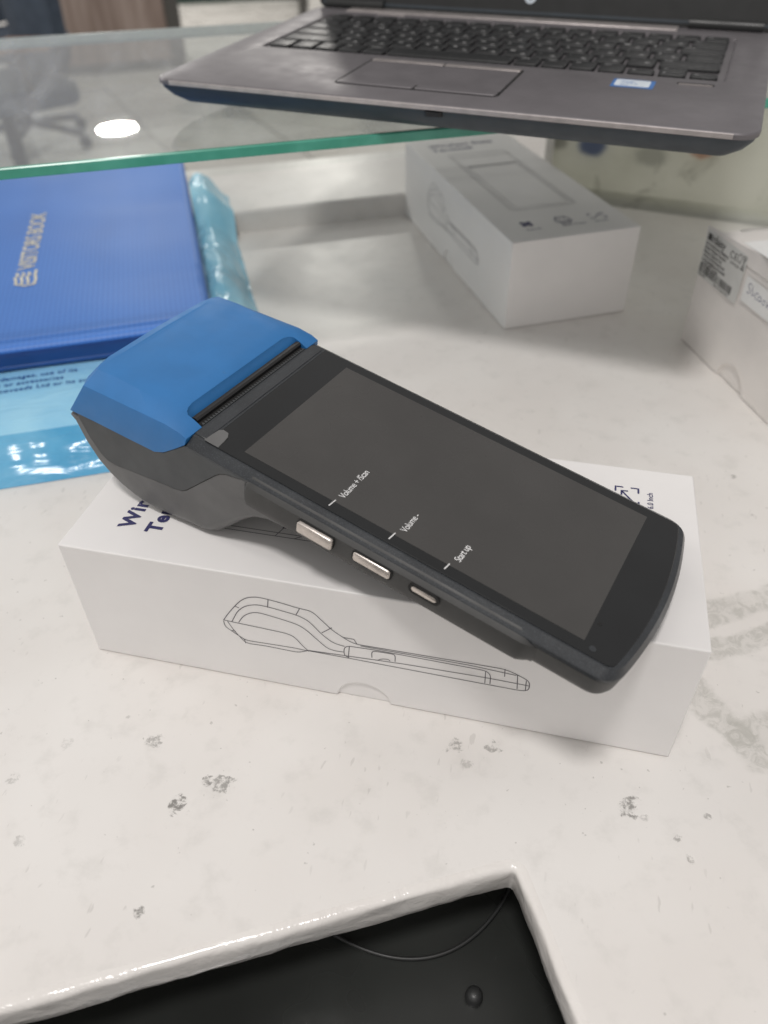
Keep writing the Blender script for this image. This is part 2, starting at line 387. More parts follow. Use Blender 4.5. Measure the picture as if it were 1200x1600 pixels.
# ================================================================== setting
# counter board with its cut-out: rounded, thickly painted rim
KE, KG = 0.1454, -0.1425
def build_counter():
    hole_n = 60
    x1, y1, x0, y0 = KE * 1000, KG * 1000, KE * 1000 - 330, KG * 1000 - 250
    def ring(off, z, wav=0.0):
        c = [(x1 + off, y0 - off), (x1 + off, y1 + off), (x0 - off, y1 + off), (x0 - off, y0 - off)]
        r = max(0.6, 1.8 + off); out = []
        for i in range(4):
            a = Vector(c[i]); b = Vector(c[(i + 1) % 4]); pa = Vector(c[i - 1]); d = (b - a).normalized(); dp = (a - pa).normalized()
            for k in range(5):
                ang = k / 4 * math.pi / 2
                out.append(a - dp * r * (1 - math.sin(ang)) + d * r * (1 - math.cos(ang)))
            for k in range(1, hole_n): out.append(a + d * (r + (b - a).length * 0 + ((b - a).length - 2 * r) * k / hole_n))
        pts = []
        for p in out:
            q = noise.noise(Vector((p.x * 0.035, p.y * 0.035, z * 0.15))) * wav + noise.noise(Vector((p.x * 0.16, p.y * 0.16, z * 0.3))) * wav * 0.45
            pts.append((p.x + q, p.y + q, z + q * 0.35))
        return pts
    # outer border, one point for each rim point
    inner = ring(7, 0); outer = []
    X0, X1, Y0, Y1 = -1100, 1200, -700, 483
    cx, cy = (x0 + x1) / 2, (y0 + y1) / 2
    for (x, y, z) in inner:
        dx, dy = x - cx, y - cy
        tx = ((X1 - cx) / dx if dx > 0 else (X0 - cx) / dx) if abs(dx) > 1e-6 else 1e9
        ty = ((Y1 - cy) / dy if dy > 0 else (Y0 - cy) / dy) if abs(dy) > 1e-6 else 1e9
        q = min(tx, ty); outer.append((cx + dx * q, cy + dy * q, 0))
    rings = [outer, inner, ring(4.0, -0.02, 0.1)]
    rim = [ring(4.0, -0.02, 0.1), ring(2.2, -0.1, 0.35), ring(1.1, -0.45, 0.7), ring(0.35, -1.2, 0.9), ring(0, -2.4, 1.0), ring(0.1, -6, 1.1), ring(0.0, -10, 1.1), ring(0.3, -14, 0.9), ring(2.0, -16.5, 0.4)]
    v, f = loft(rings, cap0=False, cap1=False)
    rot = Matrix.Rotation(R(28), 4, 'Z')
    o = mk('counter', *xf((v, f), rot), 'counter', None, smooth=60); tag(o, kind='structure')
    mk('painted_rim', *xf(loft(rim, cap0=False, cap1=False), rot), 'rim', o, smooth=80)
    return o
counter = build_counter()
# dark recess under the cut-out
x1, y1 = KE * 1000, KG * 1000
W_ = 70
v, f = merge(box(x1 - 330 - W_, x1 + W_, y1 - 250 - W_, y1 + W_, -66, -60), box(x1 + W_, x1 + W_ + 6, y1 - 250 - W_, y1 + W_, -66, -18), box(x1 - 330 - W_, x1 + W_, y1 + W_, y1 + W_ + 6, -66, -18),
             box(x1 - 336 - W_, x1 - 330 - W_, y1 - 250 - W_, y1 + W_, -66, -18), box(x1 - 330 - W_, x1 + W_, y1 - 256 - W_, y1 - 250 - W_, -66, -18))
o = mk('recess_tray', *xf((v, f), Matrix.Rotation(R(28), 4, 'Z')), 'recess'); tag(o, kind='structure')
# a thin curve and a small bump, made up for faint reflections in the recess
pts = []
for k in range(41):
    q = -1.6 + 3.0 * k / 40
    pts.append((x1 - 30 + 30 * q, y1 - 1 + 11 * q * q - 2.2 * q, -57.6))
o = mk('faint_reflection', *xf(tube(pts, 0.8), Matrix.Rotation(R(28), 4, 'Z')), 'faint_reflection', None, smooth=60)
tag(o, 'thin dark curve standing in for a faint reflection in the recess', 'faint_reflection')
rings = [[(r * math.cos(2 * math.pi * k / 24), r * math.sin(2 * math.pi * k / 24), z) for k in range(24)] for r, z in ((3.4, 0), (3.5, 2), (3.2, 4.4), (2.4, 5.6), (1, 6.1))]
o = mk('glint_bump', *loft(rings), 'faint_reflection', None, smooth=60, mw=Matrix.Translation(EG(KE - 0.0185, KG - 0.0185, -0.0600)))
tag(o, 'small round bump standing in for a faint glint in the recess', 'glint_bump')

# raised ledge at the back of the showcase
v, f = box(-1100, 446, 483.2, 620, -10, 20)
o = mk('ledge', *xf((v, f), Matrix.Rotation(R(28), 4, 'Z')), 'ledge', None, bevel=3.0, segs=4); tag(o, kind='structure')

# room floor of large pale tiles far below
FZ = -0.9
fl = empty('floor', Matrix.Translation((0, 0, FZ)) @ Matrix.Rotation(R(40), 4, 'Z'), None, None); tag(fl, kind='structure')
mk('grout', [(-9000, -9000, -6), (13000, -9000, -6), (13000, 13000, -6), (-9000, 13000, -6)], [(0, 1, 2, 3)], 'grout', fl)
tile_v, tile_f = box(-296, 296, -296, 296, -9, 0)
tile_me = None
# floor axes: tiles laid along 40 degrees; only those the picture can look at
inv = (Matrix.Rotation(R(-40), 4, 'Z'))
cnt = 0
for i in range(-6, 22):
    for j in range(-4, 22):
        w = Matrix.Rotation(R(40), 4, 'Z') @ Vector((i * 0.6, j * 0.6, 0))
        rel = w.xy - Vector((0.18, -0.19)); dist = rel.length
        if dist > 10.5 or dist < 1.6: continue
        ang = math.degrees(math.atan2(-rel.x, rel.y))
        if not (-26 < ang < 50): continue
        if tile_me is None:
            t0 = mk('tile', tile_v, tile_f, 'tile', fl, bevel=None); tile_me = t0.data
        else:
            t0 = bpy.data.objects.new('tile', tile_me); link(t0, fl)
        t0.location = (i * 0.6, j * 0.6, 0.0015 * math.sin(i * 3.1 + j * 1.7)); cnt += 1
        if cnt > 290: break

# ---- things far behind the counter
def place(x, y, z=FZ, rz=0.0): return Matrix.Translation((x, y, z)) @ Matrix.Rotation(rz, 4, 'Z')
cab = empty('wooden_cabinet', place(-2.99, 5.24, FZ, math.atan2(0.3955, 0.6764)), 'brown wood veneer cabinet standing on the tiled floor far behind the glass', 'cabinet')
mk('front_panel', *box(-385, 372, 0, 18, 60, 1050), 'wood', cab, bevel=2)
mk('carcass', *box(-380, 372, 19, 520, 60, 1045), 'wood', cab, bevel=2)
mk('plinth', *box(-370, 460, 20, 500, 0, 60), 'post', cab)
mk('side_post', *box(374, 470, -6, 510, 55, 1050), 'post', cab, bevel=3)

ch = empty('office_chair', place(-2.62, 3.62, FZ, R(70)), 'dark blue-grey office chair beside the wooden cabinet', 'chair')
mk('seat', *slab(rrect(-240, 240, -230, 240, 70), 420, 500), 'chair', ch, bevel=25, segs=4)
bk = loft([[(x, y + q * q * 0.00035 + 190, 520 + z) for x, y, q in ((-w, -30, w), (-w * 0.5, -42, w * 0.5), (0, -46, 0), (w * 0.5, -42, w * 0.5), (w, -30, w), (w, 20, w), (0, 4, 0), (-w, 20, w))] for w, z in ((170, 0), (225, 70), (235, 250), (220, 400), (150, 450))])
mk('backrest', *bk, 'chair', ch, smooth=50)
for s in (-1, 1):
    mk('armrest', *tube([(s * 265, -120, 640), (s * 275, 0, 655), (s * 265, 130, 640)], 24, 10), 'skin_wood', ch, smooth=60)
    mk('arm_support', *tube([(s * 250, 20, 440), (s * 285, 20, 520), (s * 270, 15, 640)], 14, 8), 'chair_metal', ch, smooth=60)
mk('post', *tube([(0, 0, 90), (0, 0, 425)], 28, 12), 'chair_metal', ch, smooth=60)
for k in range(5):
    a = 2 * math.pi * k / 5
    leg = mk('leg', *tube([(0, 0, 105), (150 * math.cos(a), 150 * math.sin(a), 92), (300 * math.cos(a), 300 * math.sin(a), 70)], 20, 8), 'chair_metal', ch, smooth=60)
    mk('castor', *tube([(310 * math.cos(a) - 12 * math.sin(a), 310 * math.sin(a) + 12 * math.cos(a), 30), (310 * math.cos(a) + 12 * math.sin(a), 310 * math.sin(a) - 12 * math.cos(a), 30)], 29, 14), 'black', leg, smooth=50)
# a second chair lower down, seen through the shelf glass
c2 = dup(ch, place(-2.05, 2.72, FZ, R(-35)), 'dark blue-grey office chair seen through the glass shelf at far left')

lc = empty('low_cabinet', place(-3.20, 8.35, FZ, math.atan2(0.3847, 0.9349)), 'pale grey low cabinet with a dark green strip on the far floor', 'cabinet')
mk('carcass', *box(-900, 900, 0, 500, 110, 800), 'cabinet_grey', lc, bevel=4)
mk('base_strip', *box(-880, 880, 8, 480, 0, 110), 'green_strip', lc)
mk('top', *box(-920, 920, -15, 510, 801, 830), 'cabinet_grey', lc, bevel=4)
pl = empty('pillar', place(-2.20, 7.52, FZ, R(18)), 'white painted pillar with a dark edge strip behind the laptop', 'pillar')
mk('shaft', *box(-130, 300, 0, 430, 90, 2000), 'white_wall', pl, bevel=4)
mk('skirting', *box(-138, 308, -8, 438, 0, 90), 'white_wall', pl, bevel=3)
mk('edge_strip', *box(-215, -139, -20, 440, 0, 2000), 'post', pl, bevel=3)

# ================================================================== showcase glass
gs = empty('glass_shelf', eg_matrix(0, 0.202, 0.1465), 'clear glass shelf with a green polished edge under the laptop', 'shelf')
X0, X1, D, TH = -760, 900, 381, 6.5
mk('pane', [(X0, 0, TH), (X1, 0, TH), (X1, D, TH), (X0, D, TH)], [(0, 1, 2, 3)], 'glass', gs)
mk('front_edge', *loft([[(x, y, z) for y, z in ((0.0, 0.5), (-0.5, 1.0), (-0.5, TH - 1.0), (0.0, TH - 0.4), (2.5, TH - 0.4), (2.5, 0.5))] for x in (X0, X1)]), 'glass_edge', gs)
mk('back_edge', *box(X0, X1, D - 1.5, D + 0.5, 0.5, TH - 0.4), 'glass_back', gs)
bp = empty('back_pane', eg_matrix(0, 0.590, 0.0205), 'upright clear glass pane at the back of the showcase', 'glass pane')
mk('pane', [(-760, 0, 0), (440, 0, 0), (440, 0, 125.5), (-760, 0, 125.5)], [(0, 1, 2, 3)], 'pane', bp)
mk('top_edge', *box(-760, 440, -2.5, 2.5, 123.0, 125.6), 'glass_back', bp)
# dirty panel to the right
px, py = 0.157, 0.643
ang = math.atan2(0.600 - py, 0.363 - px)
sp = empty('side_panel', Matrix.Translation((px, py, 0.0)) @ Matrix.Rotation(ang, 4, 'Z'), 'dirty pale green frosted panel, blurred view painted in, behind the white carton', 'panel')
mk('sheet', *box(-6, 700, 0, 6, 0.5, 145), 'dirty_panel', sp, bevel=0.8)
mk('corner_strip', *box(-9, -1, -3.5, 5, 0.2, 146), 'white_wall', sp, bevel=1)
rr = [[(x, y, z) for y, z in ((0, 0), (-9, 0), (-6 + 0.8 * math.sin(x * 0.05), 2.4), (-2.4, 6 + math.sin(x * 0.11)), (-0.2, 11))] for x in range(-2, 700, 12)]
mk('paint_fillet', *loft(rr), 'dirty_panel', sp, smooth=60)

# ================================================================== white product boxes
BL, BW, BH = 250.0, 99.5, 66.08
DRAW = [[(66.8,37.3),(69.3,41.6),(73.1,47.2),(76.1,51.1),(79.3,53.7),(83.5,55.0),(88.1,54.6),(94.2,53.7),(100.3,52.4),(105.6,52.1),(109.6,47.4),(113.2,42.9),(117.6,39.5),(120.3,37.7),(123.1,36.7),(142.8,37.0),(168.0,37.3),(181.8,37.4),(186.8,35.4),(191.8,32.6),(191.9,27.1),(189.3,26.0),(175.2,26.1),(117.5,27.0),(101.6,27.1)],[(70.4,37.2),(73.9,44.4),(77.4,48.2),(82.4,50.4),(87.5,50.2),(99.4,48.2),(103.8,46.0),(109.0,38.9),(113.3,34.9),(117.9,34.1)],[(73.5,37.6),(75.9,41.9),(79.3,44.7),(82.9,45.8),(92.1,44.2),(99.4,42.4),(102.7,39.9),(107.5,34.3),(110.7,30.8),(114.2,30.1),(117.7,30.4)],[(66.8,37.3),(73.4,36.9),(85.3,36.3),(93.5,35.8),(96.9,34.6),(100.0,29.7),(102.4,26.8)],[(66.7,36.7),(66.8,33.3),(69.5,31.0),(74.9,26.6),(84.1,26.9),(96.2,27.3),(101.6,26.9)],[(68.5,36.7),(70.7,31.3),(74.7,24.7),(83.9,25.2),(97.2,24.8),(99.1,25.5),(102.5,27.3)],[(102.5,27.3),(117.6,28.2),(142.9,29.6),(176.0,30.2),(191.6,29.9)],[(119.6,27.4),(117.6,28.2),(117.6,32.6),(119.1,34.7),(131.6,35.2),(174.6,34.5),(176.7,32.5),(176.8,26.9)],[(120.0,34.5),(119.3,27.8)],[(129.2,30.2),(129.1,33.1),(129.9,34.4),(137.8,34.6),(138.8,34.0),(138.7,30.2)],[(174.6,34.2),(174.8,26.7)],[(181.8,37.4),(182.0,33.0)],[(186.8,35.4),(187.4,26.8)],[(190.4,32.7),(190.6,26.7)],[(88.1,54.6),(87.3,49.9)],[(73.1,47.2),(74.8,46.6)],[(100.7,52.2),(98.8,48.0)],[(113.3,44.2),(109.0,40.1)],[(69.5,31.4),(71.1,31.4)],[(74.4,27.0),(74.7,24.6)],[(117.6,39.5),(122.1,39.5),(123.2,37.0)],[(124.8,36.1),(168.0,36.1),(186.3,34.9)],[(131.5,28.9),(133.2,30.4),(136.1,30.8),(136.6,29.9)]]
def soften(L):                                       # round the drawing's polylines a little
    if len(L) < 4: return L
    out = [L[0]]
    for i in range(1, len(L) - 1):
        a, b, c = (Vector(q) for q in (L[i - 1], L[i], L[i + 1])); k1 = min(2.2, (b - a).length * 0.45); k2 = min(2.2, (c - b).length * 0.45)
        p, q = b + (a - b).normalized() * k1, b + (c - b).normalized() * k2
        for t in (0, 0.33, 0.67, 1): out.append(tuple(p * (1 - t) ** 2 + b * 2 * t * (1 - t) + q * t * t))
    return out + [L[-1]]
def cyl_y(cx, cz, r, y0, y1, n=40):
    return loft([[(cx + r * math.cos(2 * math.pi * k / n), y, cz + r * math.sin(2 * math.pi * k / n)) for k in range(n)] for y in (y0, y1)])
def rr_lines(x0, x1, y0, y1, r):
    q = rrect(x0, x1, y0, y1, r, 4); return q + [q[0]]
def make_product_box():
    b = empty('product_box', Matrix(), 'white product box lying under the handheld terminal', 'box', 'white terminal boxes')
    o = mk('sleeve', *box(0, BL, 0, BW, 0.4, BH), 'card', b, smooth=30)
    for y0, y1 in ((-3, 1.3), (BW - 1.3, BW + 3)):
        o = cut(o, mk('c', *cyl_y(124.8, -0.2, 11.4, y0, y1), None, b))
    o.data.materials.clear(); o.data.materials.append(M['card'])
    bv = o.modifiers.new('bevel', 'BEVEL'); bv.width = 0.7 * S; bv.segments = 3; bv.limit_method = 'ANGLE'; bv.angle_limit = R(60)
    for p in o.data.polygons: p.use_smooth = True
    o.data.set_sharp_from_angle(angle=R(35))
    mk('inner_tray', *box(1.6, BL - 1.6, 1.45, BW - 1.45, 0.1, 14), 'card2', b)
    # front drawing (side view of the terminal)
    front = mm((0, 0, 0), (1, 0, 0), (0, 0, 1))
    flat('line_drawing', strokes([soften(L) for L in DRAW], 0.32), 'ink_line', b, front)
    # top artwork: the title reads across the box
    top = mm((0, 0, BH), (1, 0, 0), (0, 1, 0))
    tx = lambda x, y: mm((x, y, BH + 0.13), (0, 1, 0), (-1, 0, 0))
    text('printed_title', 'Wireless Data', 9.3, 'ink_navy', b, tx(25.0, 15.6), 0.36, 1.12)
    text('printed_title', 'Terminal', 9.3, 'ink_navy', b, tx(37.2, 15.0), 0.36, 1.12)
    L = [rr_lines(50.5, 194, 23.5, 77, 4), rr_lines(53.0, 192, 25.6, 75, 3.2), rr_lines(88, 188.5, 29, 72.5, 1.5),
         [(53, 25.6), (50.5, 23.5)], [(60, 23.5), (60, 77)], [(62, 29), (62, 72.5)], [(92, 23.5), (95, 25.6), (95, 29)], [(84, 23.5), (86, 29)]]
    flat('line_drawing', strokes([soften(l) if len(l) < 8 else l for l in L], 0.3), 'ink_line', b, top)
    flat('line_drawing', strokes([[(86.2, 29), (86.2, 73)]], 1.6), 'ink_line', b, top)
    # icons with captions
    V = []
    for dx, dy in ((-2.6, -2.2), (2.2, -2.4), (0, 0.2), (-2.3, 2.6), (2.5, 2.4)):
        V.append(slab([(221 + dx + 2.1 * math.cos(a), 23 + dy + 2.1 * math.sin(a)) for a in [2 * math.pi * k / 12 for k in range(12)]], 0.1, 0.13 + 0.01 * len(V)))
    flat('icon', merge(*V), 'ink_navy', b, top)
    flat('icon', strokes([rr_lines(218.5, 225.5, 46, 57.5, 1.2), [(218.5, 48), (215, 48), (215, 55.5), (218.5, 55.5)], [(222, 48.5), (228.5, 48.5), (228.5, 55), (222, 55)], [(224, 50), (224, 54)]], 0.75), 'ink_navy', b, top)
    flat('icon', strokes([[(220, 73.2), (217, 73.2), (217, 76)], [(217, 82), (217, 85), (220, 85)], [(223.5, 85), (226.5, 85), (226.5, 82)], [(226.5, 76), (226.5, 73.2), (223.5, 73.2)],
                          [(219.5, 82.4), (224, 76)], [(219.5, 79.8), (219.5, 82.4), (222, 82.6)]], 0.75), 'ink_navy', b, top)
    for y, s in ((18.6, 'Android'), (46.5, '58mm Printer'), (72.6, '6.0 Inch')):
        text('icon_caption', s, 3.4, 'ink_navy', b, tx(232.4, y), 0.03)
    return b
box1 = make_product_box()
box2 = dup(box1, Matrix.Translation((0.0230, 0.5602, 0)) @ Matrix.Rotation(math.atan2(-0.872, 0.4895), 4, 'Z'),
           'white product box standing behind, below the laptop and glass edge')

# ================================================================== worn white carton on the right
d3 = Vector((0.047, -0.1027, 0)).normalized(); n3 = Vector((-d3.y, d3.x, 0))           # along the face, into the box
c3 = empty('carton', plane_m((0.272, 0.3542, 0), d3, n3), 'worn white carton with a barcode label at the right edge', 'carton')
CH = 84.0
o = mk('body', *box(0, 190, 0, 115, 0.4, CH - 6), 'carton', c3)
o = cut(o, mk('c', *cyl_y(65, -1, 14.8, -3, 1.6), None, c3)); o.data.materials.clear(); o.data.materials.append(M['carton'])
bv = o.modifiers.new('bevel', 'BEVEL'); bv.width = 0.9 * S; bv.segments = 3; bv.limit_method = 'ANGLE'; bv.angle_limit = R(60)
# lid: front wall and a top that sags towards the back, a gap at the corner
mk('front_flap', [(-1, -0.6, CH - 8), (190, -0.6, CH - 8), (190, -0.6, CH + 3.5), (60, -0.6, CH + 3.0), (12, -0.6, CH - 0.2), (-1, -0.6, CH - 1.2)] + [(x, 1.0, z) for x, z in ((-1, CH - 8), (190, CH - 8), (190, CH + 3.5), (60, CH + 3.0), (12, CH - 0.2), (-1, CH - 1.2))],
   [(0, 1, 2, 3, 4, 5), (11, 10, 9, 8, 7, 6)] + [(i, (i + 1) % 6, (i + 1) % 6 + 6, i + 6) for i in range(6)], 'carton', c3, bevel=0.4)
rows = []
for k in range(9):
    yy = 1.2 + 113 * k / 8
    rows.append([(x, yy, CH - 3 - 3.2 * math.sin(math.pi * k / 8) + (0.012 * x) + (-5 if x < 3 else 0) * max(0, 1 - k / 2)) for x in (0.5, 8, 30, 70, 120, 189)])
v, f = loft(rows, closed=False, cap0=False, cap1=False)
o = mk('lid_top', v, f, 'carton', c3, smooth=50); so = o.modifiers.new('thick', 'SOLIDIFY'); so.thickness = 1.2 * S
mk('corner_gap', *box(-0.8, 7, 1.4, 9, CH - 10, CH - 5.2), 'post', c3, bevel=0.4)
lab = mm((0, 0, 0), (1, 0, 0), (0, 0, 1))                       # artwork on the face, x along it, y up
flat('label_sticker', slab(rrect(0.8, 49, 50.5, 81.5, 1.5, 3), 0.75, 0.95), 'sticker', c3, lab)
def lt(x, y): return mm((x, -1.0, y), (1, 0, 0), (0, 0, 1))
flat('label_mark', merge(slab([(2.6, 75.2), (7.2, 75.2), (7.6, 79.6), (2.8, 79.6)], 0.96, 1.0), slab([(7.6, 75.2), (8.4, 75.2), (9.6, 79.6), (8.7, 79.6)], 0.96, 1.0)), 'ink_dark', c3, lab)
text('label_brand', ':daisy', 7.4, 'ink_dark', c3, lt(8.6, 75.4), 0.14, 0.95)
text('label_mark', 'CE', 6.4, 'ink_dark', c3, lt(30.2, 74.4), 0.05, 1.15)
flat('label_mark', strokes([[(40.2, 74.6), (39.2, 76.2), (39.6, 79), (41.4, 80.2), (43, 79), (43.2, 76.4), (42.3, 74.6)], [(40.2, 74.6), (41, 75.6), (42.3, 74.6)]], 0.5, 0.98), 'ink_dark', c3, lab)
flat('label_mark', merge(strokes([[(44.6, 80.2), (47.6, 80.2), (45.2, 73.6), (47.2, 73.6), (44.4, 80)], [(44.8, 78.6), (47.6, 78.6)]], 0.5, 0.98), slab([(44.2, 71.8), (48, 71.8), (48, 72.8), (44.2, 72.8)], 0.96, 1.0)), 'ink_dark', c3, lab)
text('label_text', '12V=0.5A', 2.6, 'ink_dark', c3, lt(32, 71.2), 0.05)
for k, s in enumerate(('ELECTRONICS AND TERMINALS', 'Model: 1TE Beam Travel 3G', 'Made by: Telecomm Ltd', '14 Pine, Tai Wan Road, Kowl', 'e-mail: sales@telecommcom.hk', 'tel: 0750-4567 123 456')):
    text('label_text', s, 2.75 if k else 2.3, 'ink_dark', c3, lt(2.2, 72.2 - 2.75 * k), 0.07, 0.82)
bars = []; x = 1.9
while x < 41.5:
    w = random.choice((0.35, 0.5, 0.8, 1.2)); bars.append(slab([(x, 53.2), (x + w, 53.2), (x + w, 58.4), (x, 58.4)], 0.96, 0.99)); x += w + random.choice((0.35, 0.5, 0.7))
flat('barcode', merge(*bars), 'ink_dark', c3, lab)
text('label_text', '7423659021', 1.9, 'ink_dark', c3, lt(1.8, 51.2), 0.05)
text('label_text', 'Made in Hungary 2022', 1.9, 'ink_dark', c3, lt(22, 51.2), 0.05)
flat('note_sticker', slab(rrect(53, 100, 55.5, 71.5, 1.5, 3), 0.75, 0.9), 'paper', c3, lab)
def arc(cx, cy, rx, ry, a0, a1, n=10): return [(cx + rx * math.cos(R(a0 + (a1 - a0) * k / n)), cy + ry * math.sin(R(a0 + (a1 - a0) * k / n))) for k in range(n + 1)]
flat('handwriting', strokes([arc(58.4, 67.0, 1.4, 1.5, 40, 250) + arc(58.0, 63.9, 1.5, 1.7, 80, -150), [(61.2, 68.2), (61.6, 63.6)] + arc(62.9, 63.9, 1.2, 1.1, 190, 420),
                             arc(67.2, 64.2, 1.7, 2.0, 60, 300), arc(70.2, 64.0, 1.5, 1.5, 20, 340), [(71.6, 65.2), (72, 62.6)], arc(75, 63.8, 1.3, 1.5, 0, 330), [(78, 65.4), (78.4, 62.4), (80.6, 65.6), (81, 62.6)]], 0.42, 0.95), 'ink_pen', c3, lab)
sl = mk('paper_slip', *loft([[(x, y, z), (x, y, z + 0.25), (x + dx, y + 62, z + 2.2 + 0.25), (x + dx, y + 62, z + 2.2)] for x, y, z, dx in ((36, 2, CH + 1.2, 6), (70, -2, CH + 4.4, 3), (110, -3, CH + 5.2, 2), (150, -1, CH + 5.0, 0))]), 'paper', None, mw=c3.matrix_world.copy())
tag(sl, 'loose white paper slip lying on top of the carton', 'paper')

# ================================================================== bag and visitors book (left)
BA = R(27.5)
bagm = Matrix.Rotation(BA, 4, 'Z')
bag = empty('plastic_bag', bagm, 'shiny pale blue plastic bag lying flat under the visitors book', 'bag')
def lump(x, y, s=1.0): return (noise.noise(Vector((x * 0.02, y * 0.02, 1.7))) * 2.2 + noise.noise(Vector((x * 0.06, y * 0.045, 5.1))) * 1.0) * s
def grid(name, xs, ys, zf, mat):
    V = [(x, y, zf(x, y)) for y in ys for x in xs]; n = len(xs)
    F = [(j * n + i, j * n + i + 1, (j + 1) * n + i + 1, (j + 1) * n + i) for j in range(len(ys) - 1) for i in range(n - 1)]
    o = mk(name, V, F, mat, bag, smooth=180); return o
def rng(a, b, st): n = max(1, int(round((b - a) / st))); return [a + (b - a) * i / n for i in range(n + 1)]
def z_top(x, y):
    z = 19.0 + 0.35 * lump(x, y)
    if y < 172: z -= max(0, 172 - y) * 0.12
    return z
grid('top_sheet', rng(-330, 80, 4), rng(163, 596, 4), z_top, 'bag')
def z_front(x, y):
    t = (163 - y) / 27.5
    z = 18 * (1 - t) ** 0.9 + math.sin(t * math.pi) * (2.5 + 1.2 * lump(x * 2.0, y * 3, 1)) + 0.3
    return max(0.3, z + 1.6 * noise.noise(Vector((x * 0.03, y * 0.3, 9))) * (1 if 0.05 < t < 0.93 else 0))
grid('front_fold', rng(-330, 112, 2.5), rng(135.5, 163, 1.5), z_front, 'bag_deep')
def z_side(x, y):
    t = (x - 78) / 34.0
    crest = 3.5 * math.sin(math.pi * min(1, t * 1.15)) if t < 0.87 else 0
    z = 19 * (1 - t ** 2.2) + crest + 1.5 * lump(x * 3, y * 1.6) * (1 - t * 0.6) + 1.1 * noise.noise(Vector((x * 0.14, y * 0.09, 3)))
    return max(0.4, z)
def ysd(y): return y
V = []; xs = rng(78, 112.5, 1.8); ys = rng(136, 534, 3)
for y in ys:
    for x in xs:
        edge = 2.0 * noise.noise(Vector((y * 0.03, 0, 4))) * (x - 78) / 34; yy = y + (6 * noise.noise(Vector((x * 0.1, 8, 0))) - 10 * abs((x - 96) / 18) ** 2) * max(0, (y - 500) / 34)
        lift = 20.3 * min(1, max(0, (y - 458) / 26)) ** 1.5
        V.append((x + edge, yy, z_side(x, y) * (1 if y > 150 else max(0.05, (y - 135) / 15)) + lift))
n = len(xs)
mk('side_fold', V, [(j * n + i, j * n + i + 1, (j + 1) * n + i + 1, (j + 1) * n + i) for j in range(len(ys) - 1) for i in range(n - 1)], 'bag_teal', bag, smooth=180)
for k, (s, x0) in enumerate((('indirect damages, use of its', -84), ('suppliers or accessories', -84), ('Packetrecoveeds Ltd or its su', -84))):
    me = text_mesh(s, 6.0, 0.06, 1.05).copy()
    me.transform(mm((x0, 226 - 7.5 * k, 0), (1, 0.0, 0), (0, 1, 0)))
    for vv in me.vertices: vv.co.z = (z_top(vv.co.x * 1000, vv.co.y * 1000) + 0.4) * S
    fin('printed_text', me, 'book_edge', bag)

book = empty('visitors_book', bagm @ Matrix.Translation((0, 0, 0.0205)), 'blue ribbed book with gold lettering on its cover', 'book')
def z_cov(x, y):                                     # cover bows up at its far free corner
    k = max(0, (x + 40) / 116) * max(0, (y - 470) / 115)
    return 17.5 + 9.0 * k ** 1.3 + 0.5 * noise.noise(Vector((x * 0.012, y * 0.02, 0))) - 0.8 * max(0, (300 - y) / 66) ** 2 * (1 if y < 300 else 0)
xs = rng(-190, 76.5, 6); ys = rng(232, 586, 6); n = len(xs)
V = [(x, y, z_cov(x, y)) for y in ys for x in xs]; F = [(j * n + i, j * n + i + 1, (j + 1) * n + i + 1, (j + 1) * n + i) for j in range(len(ys) - 1) for i in range(n - 1)]
o = mk('front_cover', V, F, 'book', book, smooth=60); so = o.modifiers.new('thick', 'SOLIDIFY'); so.thickness = 2.4 * S; so.offset = -1
mk('page_block', *box(-188, 70, 239, 578, 3.0, 14.4), 'paper', book, bevel=0.5)
mk('back_cover', *box(-190, 75.5, 236, 585, 0.0, 2.8), 'book_edge', book, bevel=0.8)
# rounded cloth spine towards the viewer
prof = [(242, 0.2), (237.2, 0.4), (236.6, 3), (236.4, 8), (236.8, 13.2), (238, 15.0), (242, 15.0)]
mk('spine', *loft([[(x, y, z) for y, z in prof] for x in rng(-190, 75, 8)]), 'book_edge', book, smooth=50)
mk('spine_groove', *loft([[(x, 245 + a, z_cov(x, 245) + zz) for a, zz in ((-3, 0.05), (-1, 0.7), (1, 0.7), (3, 0.05))] for x in rng(-189, 75, 8)], cap0=False, cap1=False, closed=False), 'book', book, smooth=60)
def on_cover(me, lift=0.35):
    for vv in me.vertices: vv.co.z = (z_cov(vv.co.x * 1000, vv.co.y * 1000) + lift) * S
    return me
me = text_mesh('VISITORS BOOK', 17.0, 0.22, 0.95).copy()
bb = [vv.co for vv in me.vertices]; mxx = max(c.x for c in bb); mxy = max(c.y for c in bb)
me.transform(Matrix.Diagonal((0.122 / mxx, 0.0125 / mxy, 1, 1)))
me.transform(mm((-46.0, 356, 0), (0, 1, 0), (-1, 0, 0))); fin('gold_lettering', on_cover(me), 'gold', book)
def ribbon(pts, w): return strokes([pts], w)
lg = []
for k in range(3):
    x = -58.0 + 4.2 * k; lg.append([(x, 350), (x + 1.2, 346), (x - 0.6, 341), (x + 0.8, 336), (x + 1.0, 330)])
lg += [[(-44.5, 353), (-44.8, 345), (-43.6, 337), (-44, 328)], [(-57.4, 330), (-50, 326), (-43.8, 328)]]
vf = strokes(lg, 2.0); me = bpy.data.meshes.new('l'); me.from_pydata([tuple(c * S for c in q) for q in vf[0]], [], vf[1]); fin('gold_emblem', on_cover(me, 0.4), 'gold', book)

